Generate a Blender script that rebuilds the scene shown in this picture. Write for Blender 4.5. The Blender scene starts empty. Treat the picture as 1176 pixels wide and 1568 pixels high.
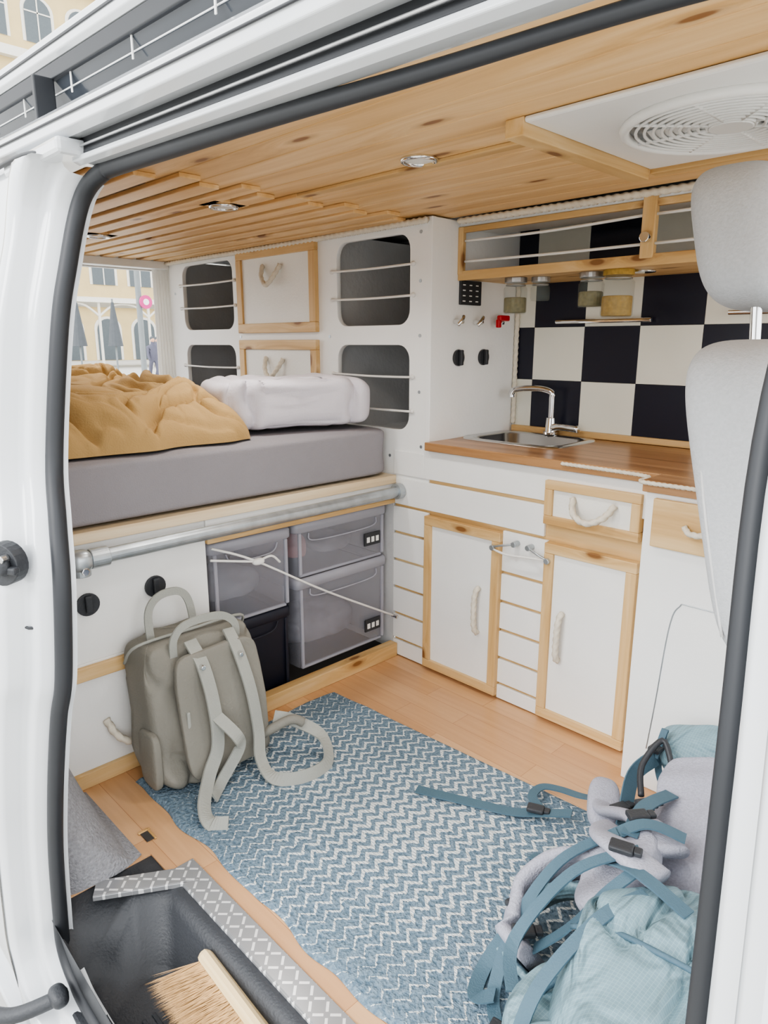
import bpy, bmesh, math, random
from mathutils import Vector, Matrix, noise
random.seed(4)
SC=bpy.context.scene
COL=bpy.context.collection
# ------------------------------------------------------------------ materials
def lin(c):
    c=c/255.0
    return c/12.92 if c<=0.04045 else ((c+0.055)/1.055)**2.4
def rgb(r,g,b): return (lin(r),lin(g),lin(b),1)
def newmat(name):
    m=bpy.data.materials.new(name); m.use_nodes=True
    nt=m.node_tree
    return m,nt,nt.nodes['Principled BSDF']
def N(nt,t,**k):
    n=nt.nodes.new(t)
    for a,b in k.items(): setattr(n,a,b)
    return n
def L(nt,a,b): nt.links.new(a,b)
def math_(nt,op,a,b=None,c=None):
    n=nt.nodes.new('ShaderNodeMath'); n.operation=op
    for i,v in enumerate((a,b,c)):
        if v is None: continue
        if isinstance(v,(int,float)): n.inputs[i].default_value=v
        else: nt.links.new(v,n.inputs[i])
    return n.outputs[0]
def ramp(nt,fac,stops,interp='LINEAR'):
    r=nt.nodes.new('ShaderNodeValToRGB'); r.color_ramp.interpolation=interp
    el=r.color_ramp.elements
    while len(el)<len(stops): el.new(0.5)
    for e,(p,c) in zip(el,stops): e.position=p; e.color=c
    nt.links.new(fac,r.inputs[0]); return r.outputs[0]
def coords(nt,scale=(1,1,1),rot=(0,0,0)):
    tc=nt.nodes.new('ShaderNodeTexCoord'); mp=nt.nodes.new('ShaderNodeMapping')
    mp.inputs['Scale'].default_value=scale; mp.inputs['Rotation'].default_value=rot
    nt.links.new(tc.outputs['Object'],mp.inputs[0]); return mp.outputs[0]
def plain(name,col,rough=.5,metal=0,var=.06,nscale=8,bump=0,bscale=60,spec=.5,coat=0,transl=0):
    m,nt,b=newmat(name)
    v=coords(nt)
    n=N(nt,'ShaderNodeTexNoise'); n.inputs['Scale'].default_value=nscale; n.inputs['Detail'].default_value=4
    L(nt,v,n.inputs['Vector'])
    c0=tuple(x*(1-var) for x in col[:3])+(1,); c1=tuple(min(1,x*(1+var)) for x in col[:3])+(1,)
    cc=ramp(nt,n.outputs['Fac'],[(.3,c0),(.7,c1)])
    L(nt,cc,b.inputs['Base Color'])
    b.inputs['Roughness'].default_value=rough; b.inputs['Metallic'].default_value=metal
    b.inputs['Specular IOR Level'].default_value=spec
    if coat: b.inputs['Coat Weight'].default_value=coat
    if transl:
        t=N(nt,'ShaderNodeBsdfTranslucent'); mx=N(nt,'ShaderNodeMixShader'); mx.inputs[0].default_value=transl
        L(nt,cc,t.inputs[0]); L(nt,b.outputs[0],mx.inputs[1]); L(nt,t.outputs[0],mx.inputs[2])
        L(nt,mx.outputs[0],nt.nodes['Material Output'].inputs[0])
    if bump:
        n2=N(nt,'ShaderNodeTexNoise'); n2.inputs['Scale'].default_value=bscale; n2.inputs['Detail'].default_value=5
        L(nt,v,n2.inputs['Vector'])
        bp=N(nt,'ShaderNodeBump'); bp.inputs['Strength'].default_value=bump; bp.inputs['Distance'].default_value=.01
        L(nt,n2.outputs['Fac'],bp.inputs['Height']); L(nt,bp.outputs[0],b.inputs['Normal'])
    return m
def wood(name,axis,c_dark,c_mid,c_light,rough=.5,knots=True,gs=1.0,kd=(3.2,9.0),kr=(.05,.08,.14)):
    m,nt,b=newmat(name)
    ai='xyz'.index(axis)
    sc=[26*gs,26*gs,26*gs]; sc[ai]=1.3*gs
    v=coords(nt,tuple(sc))
    tc=N(nt,'ShaderNodeTexCoord'); sp=N(nt,'ShaderNodeSeparateXYZ'); L(nt,tc.outputs['Object'],sp.inputs[0])
    oth=[i for i in range(3) if i!=ai]
    kv=N(nt,'ShaderNodeCombineXYZ')
    L(nt,math_(nt,'MULTIPLY',sp.outputs[ai],kd[0]),kv.inputs[0])
    L(nt,math_(nt,'MULTIPLY',math_(nt,'ADD',sp.outputs[oth[0]],sp.outputs[oth[1]]),kd[1]),kv.inputs[1])
    vo=N(nt,'ShaderNodeTexVoronoi',voronoi_dimensions='2D'); vo.inputs['Scale'].default_value=1.0; vo.inputs['Randomness'].default_value=1.0
    L(nt,kv.outputs[0],vo.inputs['Vector'])
    d=vo.outputs['Distance']
    w=math_(nt,'DIVIDE',.05,math_(nt,'ADD',d,.05))
    add=N(nt,'ShaderNodeVectorMath',operation='ADD')
    cmb=N(nt,'ShaderNodeCombineXYZ')
    for i in range(3): L(nt,math_(nt,'MULTIPLY',w,1.8 if knots else 0.0),cmb.inputs[i])
    L(nt,v,add.inputs[0]); L(nt,cmb.outputs[0],add.inputs[1])
    n=N(nt,'ShaderNodeTexNoise'); n.inputs['Scale'].default_value=1.0; n.inputs['Detail'].default_value=5; n.inputs['Roughness'].default_value=.6; n.inputs['Distortion'].default_value=.5
    L(nt,add.outputs[0],n.inputs['Vector'])
    base=ramp(nt,n.outputs['Fac'],[(.30,c_dark),(.48,c_mid),(.68,c_light)])
    out=base
    if knots:
        mx=N(nt,'ShaderNodeMix',data_type='RGBA')
        kf=ramp(nt,d,[(kr[0],(.95,.95,.95,1)),(kr[1],(.35,.35,.35,1)),(kr[2],(0,0,0,1))])
        L(nt,kf,mx.inputs[0]); L(nt,base,mx.inputs[6]); mx.inputs[7].default_value=tuple(x*f_ for x,f_ in zip(c_dark[:3],(.42,.30,.22)))+(1,)
        out=mx.outputs[2]
    L(nt,out,b.inputs['Base Color']); b.inputs['Roughness'].default_value=rough
    bp=N(nt,'ShaderNodeBump'); bp.inputs['Strength'].default_value=.12; bp.inputs['Distance'].default_value=.004
    L(nt,n.outputs['Fac'],bp.inputs['Height']); L(nt,bp.outputs[0],b.inputs['Normal'])
    return m
pd,pm,pl=rgb(188,148,94),rgb(208,172,119),rgb(222,192,145)
WX=wood('pine_x','x',pd,pm,pl); WY=wood('pine_y','y',pd,pm,pl); WZ=wood('pine_z','z',pd,pm,pl)
WC=wood('pine_ceiling','x',rgb(200,156,100),rgb(222,182,128),rgb(236,202,154),gs=.8,rough=.45,kd=(2.0,6.5),kr=(.035,.055,.10))
WCT=wood('oiled_counter','x',rgb(138,98,62),rgb(164,122,82),rgb(184,142,102),rough=.3,knots=False)
WPLY=wood('ply_edge','y',rgb(196,172,136),rgb(216,194,160),rgb(226,210,182),knots=False)
WBR=wood('brush_wood','x',rgb(205,178,130),rgb(222,198,154),rgb(232,210,170),knots=False)
WHITE=plain('white_paint',rgb(238,238,236),.45,bump=.05,bscale=90,var=.02)
WHITE2=plain('textured_white_board',rgb(236,235,230),.55,bump=.12,bscale=160,var=.02)
BODY=plain('car_paint_white',rgb(206,209,212),.14,var=.01,coat=.6)
SEAL=plain('black_rubber',rgb(40,42,46),.5,var=.1)
BLACK=plain('black_plastic',rgb(50,52,56),.5,var=.1,bump=.15,bscale=200)
DARK=plain('painted_shade',rgb(60,58,56),.8)  # dark colour stands in for shade in the bed cavity and floor hole
GREYIN=plain('grey_lining',rgb(200,200,200),.8,var=.05,bump=.2)
MATT=plain('mattress_grey',rgb(142,138,142),.9,var=.03,bump=.2,bscale=300)
FELT=plain('grey_felt',rgb(146,146,150),1,var=.18,nscale=160,bump=.7,bscale=200)
DUV=plain('mustard_cloth',rgb(178,146,96),.85,var=.04,bump=.2,bscale=250)
WCL=plain('white_cloth',rgb(208,203,209),.85,var=.02,bump=.15,bscale=200)
CURT=plain('curtain_cloth',rgb(238,236,232),.9,var=.02,transl=.6)
ROPE=plain('rope',rgb(222,214,198),.85,var=.08,nscale=80)
CORD=plain('elastic_cord',rgb(228,226,222),.7)
STEEL=plain('steel',rgb(205,205,205),.22,metal=1,var=.03)
CHROME=plain('chrome',rgb(225,225,225),.08,metal=1,var=.01)
ZINC=plain('galvanized_pipe',rgb(180,186,190),.38,metal=.8,var=.12,nscale=30)
ALU=plain('aluminium',rgb(190,190,190),.32,metal=.9,var=.1,nscale=50)
SEATM=plain('seat_fabric',rgb(180,182,185),.9,var=.05,nscale=200,bump=.25,bscale=300)
BP=plain('backpack_canvas',rgb(130,127,118),.75,var=.05,bump=.2,bscale=150)
BPS=plain('backpack_strap',rgb(158,159,152),.7,var=.04,bump=.2,bscale=300)
TEAL=plain('teal_webbing',rgb(76,102,116),.7,var=.06,bump=.2,bscale=400)
LILAC=plain('lilac_mesh_pad',rgb(166,166,178),.9,var=.10,nscale=250,bump=.4,bscale=300)
RED=plain('red_valve',rgb(190,30,40),.4)
WFAN=plain('fan_white_plastic',rgb(232,231,228),.4,var=.02)
LENS=plain('spot_lens',rgb(225,225,220),.2)
COIR=plain('coir_bristle',rgb(186,150,104),.9,var=.15,nscale=60)
def ripstop():
    m,nt,b=newmat('blue_ripstop')
    v=coords(nt,(190,190,190))
    ch=N(nt,'ShaderNodeTexBrick'); ch.offset=0; ch.inputs['Scale'].default_value=1; ch.inputs['Mortar Size'].default_value=.06
    ch.inputs['Brick Width'].default_value=1; ch.inputs['Row Height'].default_value=1
    ch.inputs['Color1'].default_value=rgb(116,144,154); ch.inputs['Color2'].default_value=rgb(122,150,160); ch.inputs['Mortar'].default_value=rgb(140,166,174)
    L(nt,v,ch.inputs['Vector']); L(nt,ch.outputs['Color'],b.inputs['Base Color']); b.inputs['Roughness'].default_value=.6
    n=N(nt,'ShaderNodeTexNoise'); n.inputs['Scale'].default_value=11; n.inputs['Distortion'].default_value=1.6
    L(nt,coords(nt,(1,.5,1)),n.inputs['Vector'])
    bp=N(nt,'ShaderNodeBump'); bp.inputs['Strength'].default_value=1; bp.inputs['Distance'].default_value=.04
    L(nt,n.outputs['Fac'],bp.inputs['Height']); L(nt,bp.outputs[0],b.inputs['Normal'])
    return m
BLUE=ripstop()
def laminate():
    m,nt,b=newmat('laminate_floor')
    v=coords(nt)
    br=N(nt,'ShaderNodeTexBrick'); br.offset=.37; br.inputs['Scale'].default_value=1; br.inputs['Brick Width'].default_value=.42; br.inputs['Row Height'].default_value=.066
    br.inputs['Mortar Size'].default_value=.0006; br.inputs['Color1'].default_value=rgb(212,170,128); br.inputs['Color2'].default_value=rgb(198,152,110); br.inputs['Mortar'].default_value=rgb(168,120,82)
    L(nt,v,br.inputs['Vector'])
    n=N(nt,'ShaderNodeTexNoise'); n.inputs['Scale'].default_value=1; n.inputs['Detail'].default_value=5
    L(nt,coords(nt,(5,70,5)),n.inputs['Vector'])
    mx=N(nt,'ShaderNodeMix',data_type='RGBA'); mx.blend_type='MULTIPLY'; mx.inputs[0].default_value=.45
    L(nt,br.outputs['Color'],mx.inputs[6]); L(nt,ramp(nt,n.outputs['Fac'],[(.35,(.82,.78,.74,1)),(.65,(1,1,1,1))]),mx.inputs[7])
    L(nt,mx.outputs[2],b.inputs['Base Color']); b.inputs['Roughness'].default_value=.33
    return m
FLOORM=laminate()
def rugmat():
    m,nt,b=newmat('chevron_weave')
    tc=N(nt,'ShaderNodeTexCoord'); sp=N(nt,'ShaderNodeSeparateXYZ'); L(nt,tc.outputs['Object'],sp.inputs[0])
    x,y=sp.outputs[0],sp.outputs[1]
    nw=N(nt,'ShaderNodeTexNoise'); nw.inputs['Scale'].default_value=24; L(nt,tc.outputs['Object'],nw.inputs['Vector'])
    xw=math_(nt,'ADD',x,math_(nt,'MULTIPLY',math_(nt,'SUBTRACT',nw.outputs['Fac'],.5),.012))
    tri=math_(nt,'PINGPONG',y,.019)
    u=math_(nt,'ADD',xw,tri)
    fr=math_(nt,'FRACT',math_(nt,'DIVIDE',u,.0265))
    mid=math_(nt,'ABSOLUTE',math_(nt,'SUBTRACT',x,.60))
    n=N(nt,'ShaderNodeTexNoise'); n.inputs['Scale'].default_value=4; L(nt,tc.outputs['Object'],n.inputs['Vector'])
    nf=N(nt,'ShaderNodeTexNoise'); nf.inputs['Scale'].default_value=150; nf.inputs['Detail'].default_value=2; L(nt,tc.outputs['Object'],nf.inputs['Vector'])
    thr=math_(nt,'SUBTRACT',.49,math_(nt,'MULTIPLY',mid,.50))
    ym=math_(nt,'ABSOLUTE',math_(nt,'ADD',y,.56))
    thr=math_(nt,'SUBTRACT',thr,math_(nt,'MULTIPLY',math_(nt,'MULTIPLY',ym,ym),2.6))
    thr=math_(nt,'ADD',thr,math_(nt,'MULTIPLY',math_(nt,'SUBTRACT',nf.outputs['Fac'],.5),.6))
    thr=math_(nt,'ADD',thr,math_(nt,'MULTIPLY',math_(nt,'SUBTRACT',n.outputs['Fac'],.5),.25))
    white=math_(nt,'LESS_THAN',fr,thr)
    st=math_(nt,'LESS_THAN',math_(nt,'FRACT',math_(nt,'DIVIDE',y,.0066)),.84)
    mix=N(nt,'ShaderNodeMix',data_type='RGBA')
    L(nt,math_(nt,'MULTIPLY',math_(nt,'MULTIPLY',white,st),.94),mix.inputs[0])
    bl=ramp(nt,nf.outputs['Fac'],[(.3,rgb(90,110,126)),(.7,rgb(132,150,163))])
    L(nt,bl,mix.inputs[6]); mix.inputs[7].default_value=rgb(220,223,221)
    L(nt,mix.outputs[2],b.inputs['Base Color']); b.inputs['Roughness'].default_value=1
    b.inputs['Specular IOR Level'].default_value=.1
    hb=math_(nt,'ADD',math_(nt,'MULTIPLY',white,.5),nf.outputs['Fac'])
    bp=N(nt,'ShaderNodeBump'); bp.inputs['Strength'].default_value=1; bp.inputs['Distance'].default_value=.006
    L(nt,hb,bp.inputs['Height']); L(nt,bp.outputs[0],b.inputs['Normal'])
    return m
RUG=rugmat()
def diamond():
    m,nt,b=newmat('chequer_plate')
    sp=N(nt,'ShaderNodeSeparateXYZ'); L(nt,coords(nt,(52,52,52)),sp.inputs[0])
    X,Y=sp.outputs[0],sp.outputs[1]
    fx=math_(nt,'SUBTRACT',math_(nt,'FRACT',X),.5); fy=math_(nt,'SUBTRACT',math_(nt,'FRACT',Y),.5)
    par=math_(nt,'FLOORED_MODULO',math_(nt,'ADD',math_(nt,'FLOOR',X),math_(nt,'FLOOR',Y)),2)
    u=math_(nt,'ADD',fx,fy); v=math_(nt,'SUBTRACT',fx,fy)
    ip=math_(nt,'SUBTRACT',1,par)
    a=math_(nt,'ADD',math_(nt,'MULTIPLY',u,par),math_(nt,'MULTIPLY',v,ip)); c=math_(nt,'ADD',math_(nt,'MULTIPLY',v,par),math_(nt,'MULTIPLY',u,ip))
    h=math_(nt,'MULTIPLY',math_(nt,'LESS_THAN',math_(nt,'ABSOLUTE',a),.17),math_(nt,'LESS_THAN',math_(nt,'ABSOLUTE',c),.62))
    L(nt,ramp(nt,h,[(0,rgb(160,161,163)),(1,rgb(245,245,245))]),b.inputs['Base Color'])
    b.inputs['Metallic'].default_value=.5; b.inputs['Roughness'].default_value=.25
    bp=N(nt,'ShaderNodeBump'); bp.inputs['Strength'].default_value=.9; bp.inputs['Distance'].default_value=.003
    L(nt,h,bp.inputs['Height']); L(nt,bp.outputs[0],b.inputs['Normal'])
    return m
DIA=diamond()
def translucent(name,col,alpha,rough=.15):
    m,nt,b=newmat(name)
    n=N(nt,'ShaderNodeTexNoise'); n.inputs['Scale'].default_value=6; L(nt,coords(nt),n.inputs['Vector'])
    L(nt,ramp(nt,n.outputs['Fac'],[(.3,tuple(x*.95 for x in col[:3])+(1,)),(.7,col)]),b.inputs['Base Color'])
    b.inputs['Alpha'].default_value=alpha; b.inputs['Roughness'].default_value=rough
    return m
CRATE=translucent('clear_plastic',rgb(182,182,192),.42,.15)
CRIM=translucent('clear_plastic_rim',rgb(190,190,200),.6,.2)
GLASS=translucent('jar_glass',rgb(150,162,156),.16,.03)
DGLASS=plain('dark_solar_glass',rgb(64,68,74),.1)
NAVYBOX=plain('navy_crate',rgb(26,30,44),.5)
NAVY=plain('navy_tile',rgb(26,27,44),.35,var=.05)
CREAM=plain('cream_tile',rgb(230,229,218),.35,var=.02)
PAPER=plain('white_label',rgb(235,235,232),.6)
SPICE1=plain('spice_yellow',rgb(172,140,70),.8,var=.2,nscale=100)
SPICE2=plain('spice_brown',rgb(130,66,42),.8,var=.2,nscale=100)
SPICE3=plain('spice_pale',rgb(134,126,92),.8,var=.2,nscale=100)
PAVE=plain('pavement',rgb(180,178,172),.9,var=.06,nscale=3,bump=.3)
FACY=plain('facade_yellow',rgb(206,184,138),.9,var=.05,nscale=1)
FACW=plain('facade_white',rgb(220,216,206),.8,var=.03)
FACD=plain('facade_window',rgb(86,94,98),.3)
PINK=plain('pink_sign',rgb(200,60,130),.5)
POLE=plain('lamppost_paint',rgb(120,125,126),.5)
UMB=plain('umbrella_cloth',rgb(80,84,88),.8)
PERSON=plain('clothing',rgb(90,90,105),.8); SKIN=plain('skin',rgb(205,160,135),.6)
# ------------------------------------------------------------------ geometry helpers
def grp(name,loc=(0,0,0)):
    e=bpy.data.objects.new(name,None); e.empty_display_size=.05; COL.objects.link(e); return e
def mesh(name,verts,faces,mat,parent=None,smooth=False):
    me=bpy.data.meshes.new(name); me.from_pydata([tuple(v) for v in verts],[],faces); me.update()
    bm=bmesh.new(); bm.from_mesh(me); bmesh.ops.recalc_face_normals(bm,faces=bm.faces); bm.to_mesh(me); bm.free()
    ob=bpy.data.objects.new(name,me); COL.objects.link(ob)
    me.materials.append(mat)
    if smooth:
        for p in me.polygons: p.use_smooth=True
    if parent: ob.parent=parent
    return ob
def bev(ob,w,s=2):
    b=ob.modifiers.new('bevel','BEVEL'); b.width=w; b.segments=s; b.limit_method='ANGLE'; b.angle_limit=math.radians(40)
    return ob
def box(name,x0,x1,y0,y1,z0,z1,mat,parent=None,b=.002,mtx=None):
    v=[Vector((x,y,z)) for x in (x0,x1) for y in (y0,y1) for z in (z0,z1)]
    if mtx is not None: v=[mtx@q for q in v]
    f=[(0,1,3,2),(4,6,7,5),(0,4,5,1),(2,3,7,6),(0,2,6,4),(1,5,7,3)]
    ob=mesh(name,v,f,mat,parent)
    if b: bev(ob,b)
    return ob
def catmull(P,sub=6,closed=False):
    P=[Vector(p) for p in P]; n=len(P); out=[]
    rng=n if closed else n-1
    for i in range(rng):
        if closed: p0,p1,p2,p3=P[(i-1)%n],P[i],P[(i+1)%n],P[(i+2)%n]
        else: p0,p1,p2,p3=P[max(i-1,0)],P[i],P[i+1],P[min(i+2,n-1)]
        for k in range(sub):
            t=k/sub
            out.append(.5*((2*p1)+(-p0+p2)*t+(2*p0-5*p1+4*p2-p3)*t*t+(-p0+3*p1-3*p2+p3)*t**3))
    if not closed: out.append(P[-1])
    return out
def sweep(name,path,prof,mat,parent=None,up=(0,0,1),closed=False,smooth=True,twist=None,scale=None,cap=True):
    up=Vector(up); n=len(path); m=len(prof); V=[];s=0
    fx=None
    for i,p in enumerate(path):
        a=path[(i-1)%n] if (closed or i>0) else p
        c=path[(i+1)%n] if (closed or i<n-1) else p
        t=(c-a).normalized()
        if i>0: s+=(p-path[i-1]).length
        X=t.cross(up)
        if X.length<.15: X=fx.copy() if fx is not None else t.cross(Vector((0,1,0)))
        if fx is not None and X.dot(fx)<0 and not closed: X=-X
        X=(X-t*X.dot(t)).normalized(); fx=X
        Y=X.cross(t).normalized()
        for (a_,b_) in prof:
            if twist:
                r=math.hypot(a_,b_); th=math.atan2(b_,a_); r*=1+.22*math.cos(3*(th+twist*s)); a2,b2=r*math.cos(th),r*math.sin(th)
            else: a2,b2=a_,b_
            k=scale(p) if scale else 1
            V.append(p+X*a2*k+Y*b2*k)
    Fc=[]
    for i in range(n if closed else n-1):
        for j in range(m):
            i2=(i+1)%n; j2=(j+1)%m
            Fc.append((i*m+j,i*m+j2,i2*m+j2,i2*m+j))
    if not closed and cap:
        Fc.append(tuple(range(m))); Fc.append(tuple(range((n-1)*m,n*m)))
    return mesh(name,V,Fc,mat,parent,smooth)
def circ(r,n=10): return [(r*math.cos(2*math.pi*i/n),r*math.sin(2*math.pi*i/n)) for i in range(n)]
def tube(name,P,r,mat,parent=None,sub=6,n=10,closed=False,curve=True,scale=None,up=(0,0,1)):
    path=catmull(P,sub,closed) if curve else [Vector(p) for p in P]
    return sweep(name,path,circ(r,n),mat,parent,closed=closed,scale=scale,up=up)
def rope(name,P,r,mat=None,parent=None,sub=10):
    path=catmull(P,3)
    step=r*.55
    out=[path[0]];acc=0
    for i in range(len(path)-1):
        seg=(path[i+1]-path[i]); l=seg.length
        while acc+step<=l:
            acc+=step; out.append(path[i]+seg*(acc/l))
        acc-=l
    return sweep(name,out,circ(r,12),mat or ROPE,parent,twist=1.0/(r*1.3))
def strap(name,P,w,t,mat,parent=None,up=(0,0,1),sub=8):
    path=catmull(P,sub); prof=[(-w/2,-t/2),(w/2,-t/2),(w/2,t/2),(-w/2,t/2)]
    return sweep(name,path,prof,mat,parent,up=up,smooth=False)
def padstrap(name,P,w,t,mat,parent=None,up=(0,0,1),sub=8):
    path=catmull(P,sub); n=16
    prof=[(w/2*math.copysign(abs(math.cos(q))**.6,math.cos(q)),t/2*math.copysign(abs(math.sin(q))**.8,math.sin(q))) for q in [2*math.pi*k/n for k in range(n)]]
    return sweep(name,path,prof,mat,parent,up=up,smooth=True)
def cyl(name,c0,c1,r,mat,parent=None,n=24,r2=None,b=.0015):
    c0,c1=Vector(c0),Vector(c1); t=(c1-c0).normalized()
    X=t.cross(Vector((0,0,1)));
    if X.length<.1: X=t.cross(Vector((1,0,0)))
    X.normalize(); Y=t.cross(X); r2=r if r2 is None else r2
    V=[c0+X*r*math.cos(2*math.pi*i/n)+Y*r*math.sin(2*math.pi*i/n) for i in range(n)]+[c1+X*r2*math.cos(2*math.pi*i/n)+Y*r2*math.sin(2*math.pi*i/n) for i in range(n)]
    Fc=[(i,(i+1)%n,n+(i+1)%n,n+i) for i in range(n)]+[tuple(range(n)),tuple(range(n,2*n))]
    ob=mesh(name,V,Fc,mat,parent)
    if b: bev(ob,b)
    return ob
def sell(name,c,d,mat,parent=None,e=.35,rot=(0,0,0),nu=48,nv=32,disp=None,e2=None):
    c=Vector(c); V=[]; M=Matrix.Rotation(rot[2],4,'Z')@Matrix.Rotation(rot[1],4,'Y')@Matrix.Rotation(rot[0],4,'X'); e2=e2 or e
    sg=lambda w,p: math.copysign(abs(w)**p,w)
    for j in range(nv+1):
        ph=-math.pi/2+math.pi*j/nv
        for i in range(nu):
            th=2*math.pi*i/nu
            p=Vector((d[0]/2*sg(math.cos(ph),e2)*sg(math.cos(th),e),d[1]/2*sg(math.cos(ph),e2)*sg(math.sin(th),e),d[2]/2*sg(math.sin(ph),e2)))
            if disp: p=disp(p)
            V.append(c+M@p)
    Fc=[(j*nu+i,j*nu+(i+1)%nu,(j+1)*nu+(i+1)%nu,(j+1)*nu+i) for j in range(nv) for i in range(nu)]
    ob=mesh(name,V,Fc,mat,parent,True)
    bm=bmesh.new(); bm.from_mesh(ob.data); bmesh.ops.remove_doubles(bm,verts=bm.verts,dist=1e-5); bm.to_mesh(ob.data); bm.free()
    return ob
def rrect(x0,x1,z0,z1,r,n=6):
    P=[]
    for cx,cz,a in ((x1-r,z1-r,0),(x0+r,z1-r,90),(x0+r,z0+r,180),(x1-r,z0+r,270)):
        for k in range(n+1):
            t=math.radians(a+90*k/n); P.append((cx+r*math.cos(t),cz+r*math.sin(t)))
    return P
def plate(name,outer,holes,thick,mat,parent=None,mtx=Matrix.Identity(4),bevel=.0015):
    cu=bpy.data.curves.new(name,'CURVE'); cu.dimensions='2D'; cu.fill_mode='BOTH'; cu.extrude=thick/2; cu.bevel_depth=bevel; cu.bevel_resolution=1
    for pl in [outer]+holes:
        s=cu.splines.new('POLY'); s.points.add(len(pl)-1)
        for q,(a,b_) in zip(s.points,pl): q.co=(a,b_,0,1)
        s.use_cyclic_u=True
    t=bpy.data.objects.new('tmp',cu); COL.objects.link(t)
    dg=bpy.context.evaluated_depsgraph_get(); me=bpy.data.meshes.new_from_object(t.evaluated_get(dg))
    bpy.data.objects.remove(t); me.transform(mtx); me.materials.clear(); me.materials.append(mat)
    ob=bpy.data.objects.new(name,me); COL.objects.link(ob)
    if parent: ob.parent=parent
    return ob
XZ=Matrix(((1,0,0,0),(0,0,-1,0),(0,1,0,0),(0,0,0,1)))   # (x,y)->(x,0,z)
def frame_xz(name,x0,x1,z0,z1,w,y0,y1,parent):
    box(name+'_bottom',x0,x1,y0,y1,z0,z0+w,WX,parent); box(name+'_top',x0,x1,y0,y1,z1-w,z1,WX,parent)
    box(name+'_left',x0,x0+w,y0,y1,z0+w,z1-w,WZ,parent); box(name+'_right',x1-w,x1,y0,y1,z0+w,z1-w,WZ,parent)
# ------------------------------------------------------------------ room shell
box('floor',-.02,1.95,-.962,.45,-.03,0,FLOORM,b=0)
g=grp('floor_door_side'); box('board',-.02,.312,-1.17,-.962,-.03,0,FLOORM,g,0); box('board_nose',.312,.40,-1.010,-.962,-.03,0,FLOORM,g,0)
box('wall_far',-1.56,1.32,.4205,.46,-.1,1.42,GREYIN,b=0)
cg=grp('ceiling')
y=-1.03;i=0
while y<.09:
    w=.0748
    box('plank_%d'%i,-.05,1.70,y,min(y+w-.0014,.115),1.34,1.352,WC,cg,.0018)
    y+=w;i+=1
y=-1.03;i=0
while y<.09:
    box('slat_%d'%i,-1.36,.10-.05*(i%2),y,min(y+.050,.115),1.330,1.340,WC,cg,.002)
    y+=.0748;i+=1
box('slat_backing',-1.5,.0,-1.05,.115,1.3525,1.356,WPLY,cg,0)
box('cross_batten',-1.40,-1.34,-1.02,0,1.30,1.330,WHITE,cg)
box('edge_board',.1,.76,-.43,-.405,1.332,1.34,WX,cg)
box('fan_batten',.765,.80,-.53,-.10,1.312,1.34,WY,cg)
box('fan_batten_side',.80,1.5,-.10,-.07,1.322,1.34,WX,cg)
box('roof_skin',-1.6,1.70,-1.04,.46,1.357,1.364,BODY,cg,0)
# rear wall with opening
rg=grp('wall_rear')
box('header',-1.53,-1.49,-1.1,.42,1.305,1.352,GREYIN,rg,0)
box('sill',-1.53,-1.49,-1.1,.42,-.1,.72,GREYIN,rg,0)
box('post',-1.53,-1.49,.10,.42,.72,1.305,GREYIN,rg,0)
V=[];Fc=[];nk=50
for r_,z in ((1.25,.72),(1.1,.95),(1,1.31)):
    for k in range(nk): V.append((-1.385+.012*math.sin(k*.9)*r_,-.035+(.09*k/nk)*r_-.02*r_,z))
for r_ in range(2):
    for k in range(nk-1): Fc.append((r_*nk+k,r_*nk+k+1,(r_+1)*nk+k+1,(r_+1)*nk+k))
mesh('rear_curtain',V,Fc,CURT,None,True)
# ------------------------------------------------------------------ side lockers
lk=grp('storage_locker')
outer=[(-1.34,.575),(.14,.575),(.14,1.335),(-1.34,1.335)]
holes=[rrect(-1.235,-.86,1.05,1.305,.045),rrect(-1.235,-.86,.742,.993,.045),rrect(-.262,.06,1.05,1.303,.045),rrect(-.262,.06,.742,.995,.045)]
plate('face_panel',outer,holes,.014,WHITE,lk,Matrix.Translation((0,.009,0))@XZ)
for nm,x in (('divider_a',-1.345),('divider_b',-.835),('divider_c',-.305),('divider_d',.10)):
    box(nm,x-.006,x+.006,.02,.418,.58,1.335,GREYIN,lk,0)
box('shelf_mid',-1.34,.12,.02,.418,1.012,1.03,GREYIN,lk,0); box('shelf_low',-1.34,.12,.02,.418,.70,.715,GREYIN,lk,0)
for nm,z0,z1 in (('upper_door',1.035,1.325),('lower_door',.72,1.010)):
    frame_xz(nm+'_frame',-.812,-.352,z0,z1,.033,-.016,.001,lk)
    box(nm+'_panel',-.782,-.382,-.008,.0,z0+.03,z1-.03,WHITE2,lk)
    zc=z1-.075
    rope(nm+'_handle',[(-.645,-.012,zc+.015),(-.63,-.03,zc-.025),(-.59,-.04,zc-.055),(-.555,-.03,zc-.025),(-.54,-.012,zc+.012)],.0075,parent=lk)
for i,(x0,x1,z) in enumerate([(-1.25,-.845,1.225),(-1.25,-.845,1.135),(-1.25,-.845,.905),(-.28,.075,1.215),(-.28,.075,1.13),(-.28,.075,.9),(-.28,.075,.80)]):
    tube('elastic_%d'%i,[(x0,-.006,z+.003),((x0+x1)/2,-.008,z),(x1,-.006,z+.002)],.0035,CORD,lk)
    for x in (x0,x1): sell('knot_%d_%d'%(i,x>x0),(x,-.004,z+.003),(.016,.012,.014),CORD,lk,e=1,nu=10,nv=8)
for i,(x,z) in enumerate([(.1,1.3),(.1,1.17),(.1,1.02),(.1,.86),(.11,.70),(-.82,1.022),(-.3,1.02),(-1.3,1.2),(-.02,.66),(.05,.62)]):
    cyl('screw_%d'%i,(x,-.001,z),(x,.004,z),.005,ZINC,lk,10,b=0)
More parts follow.
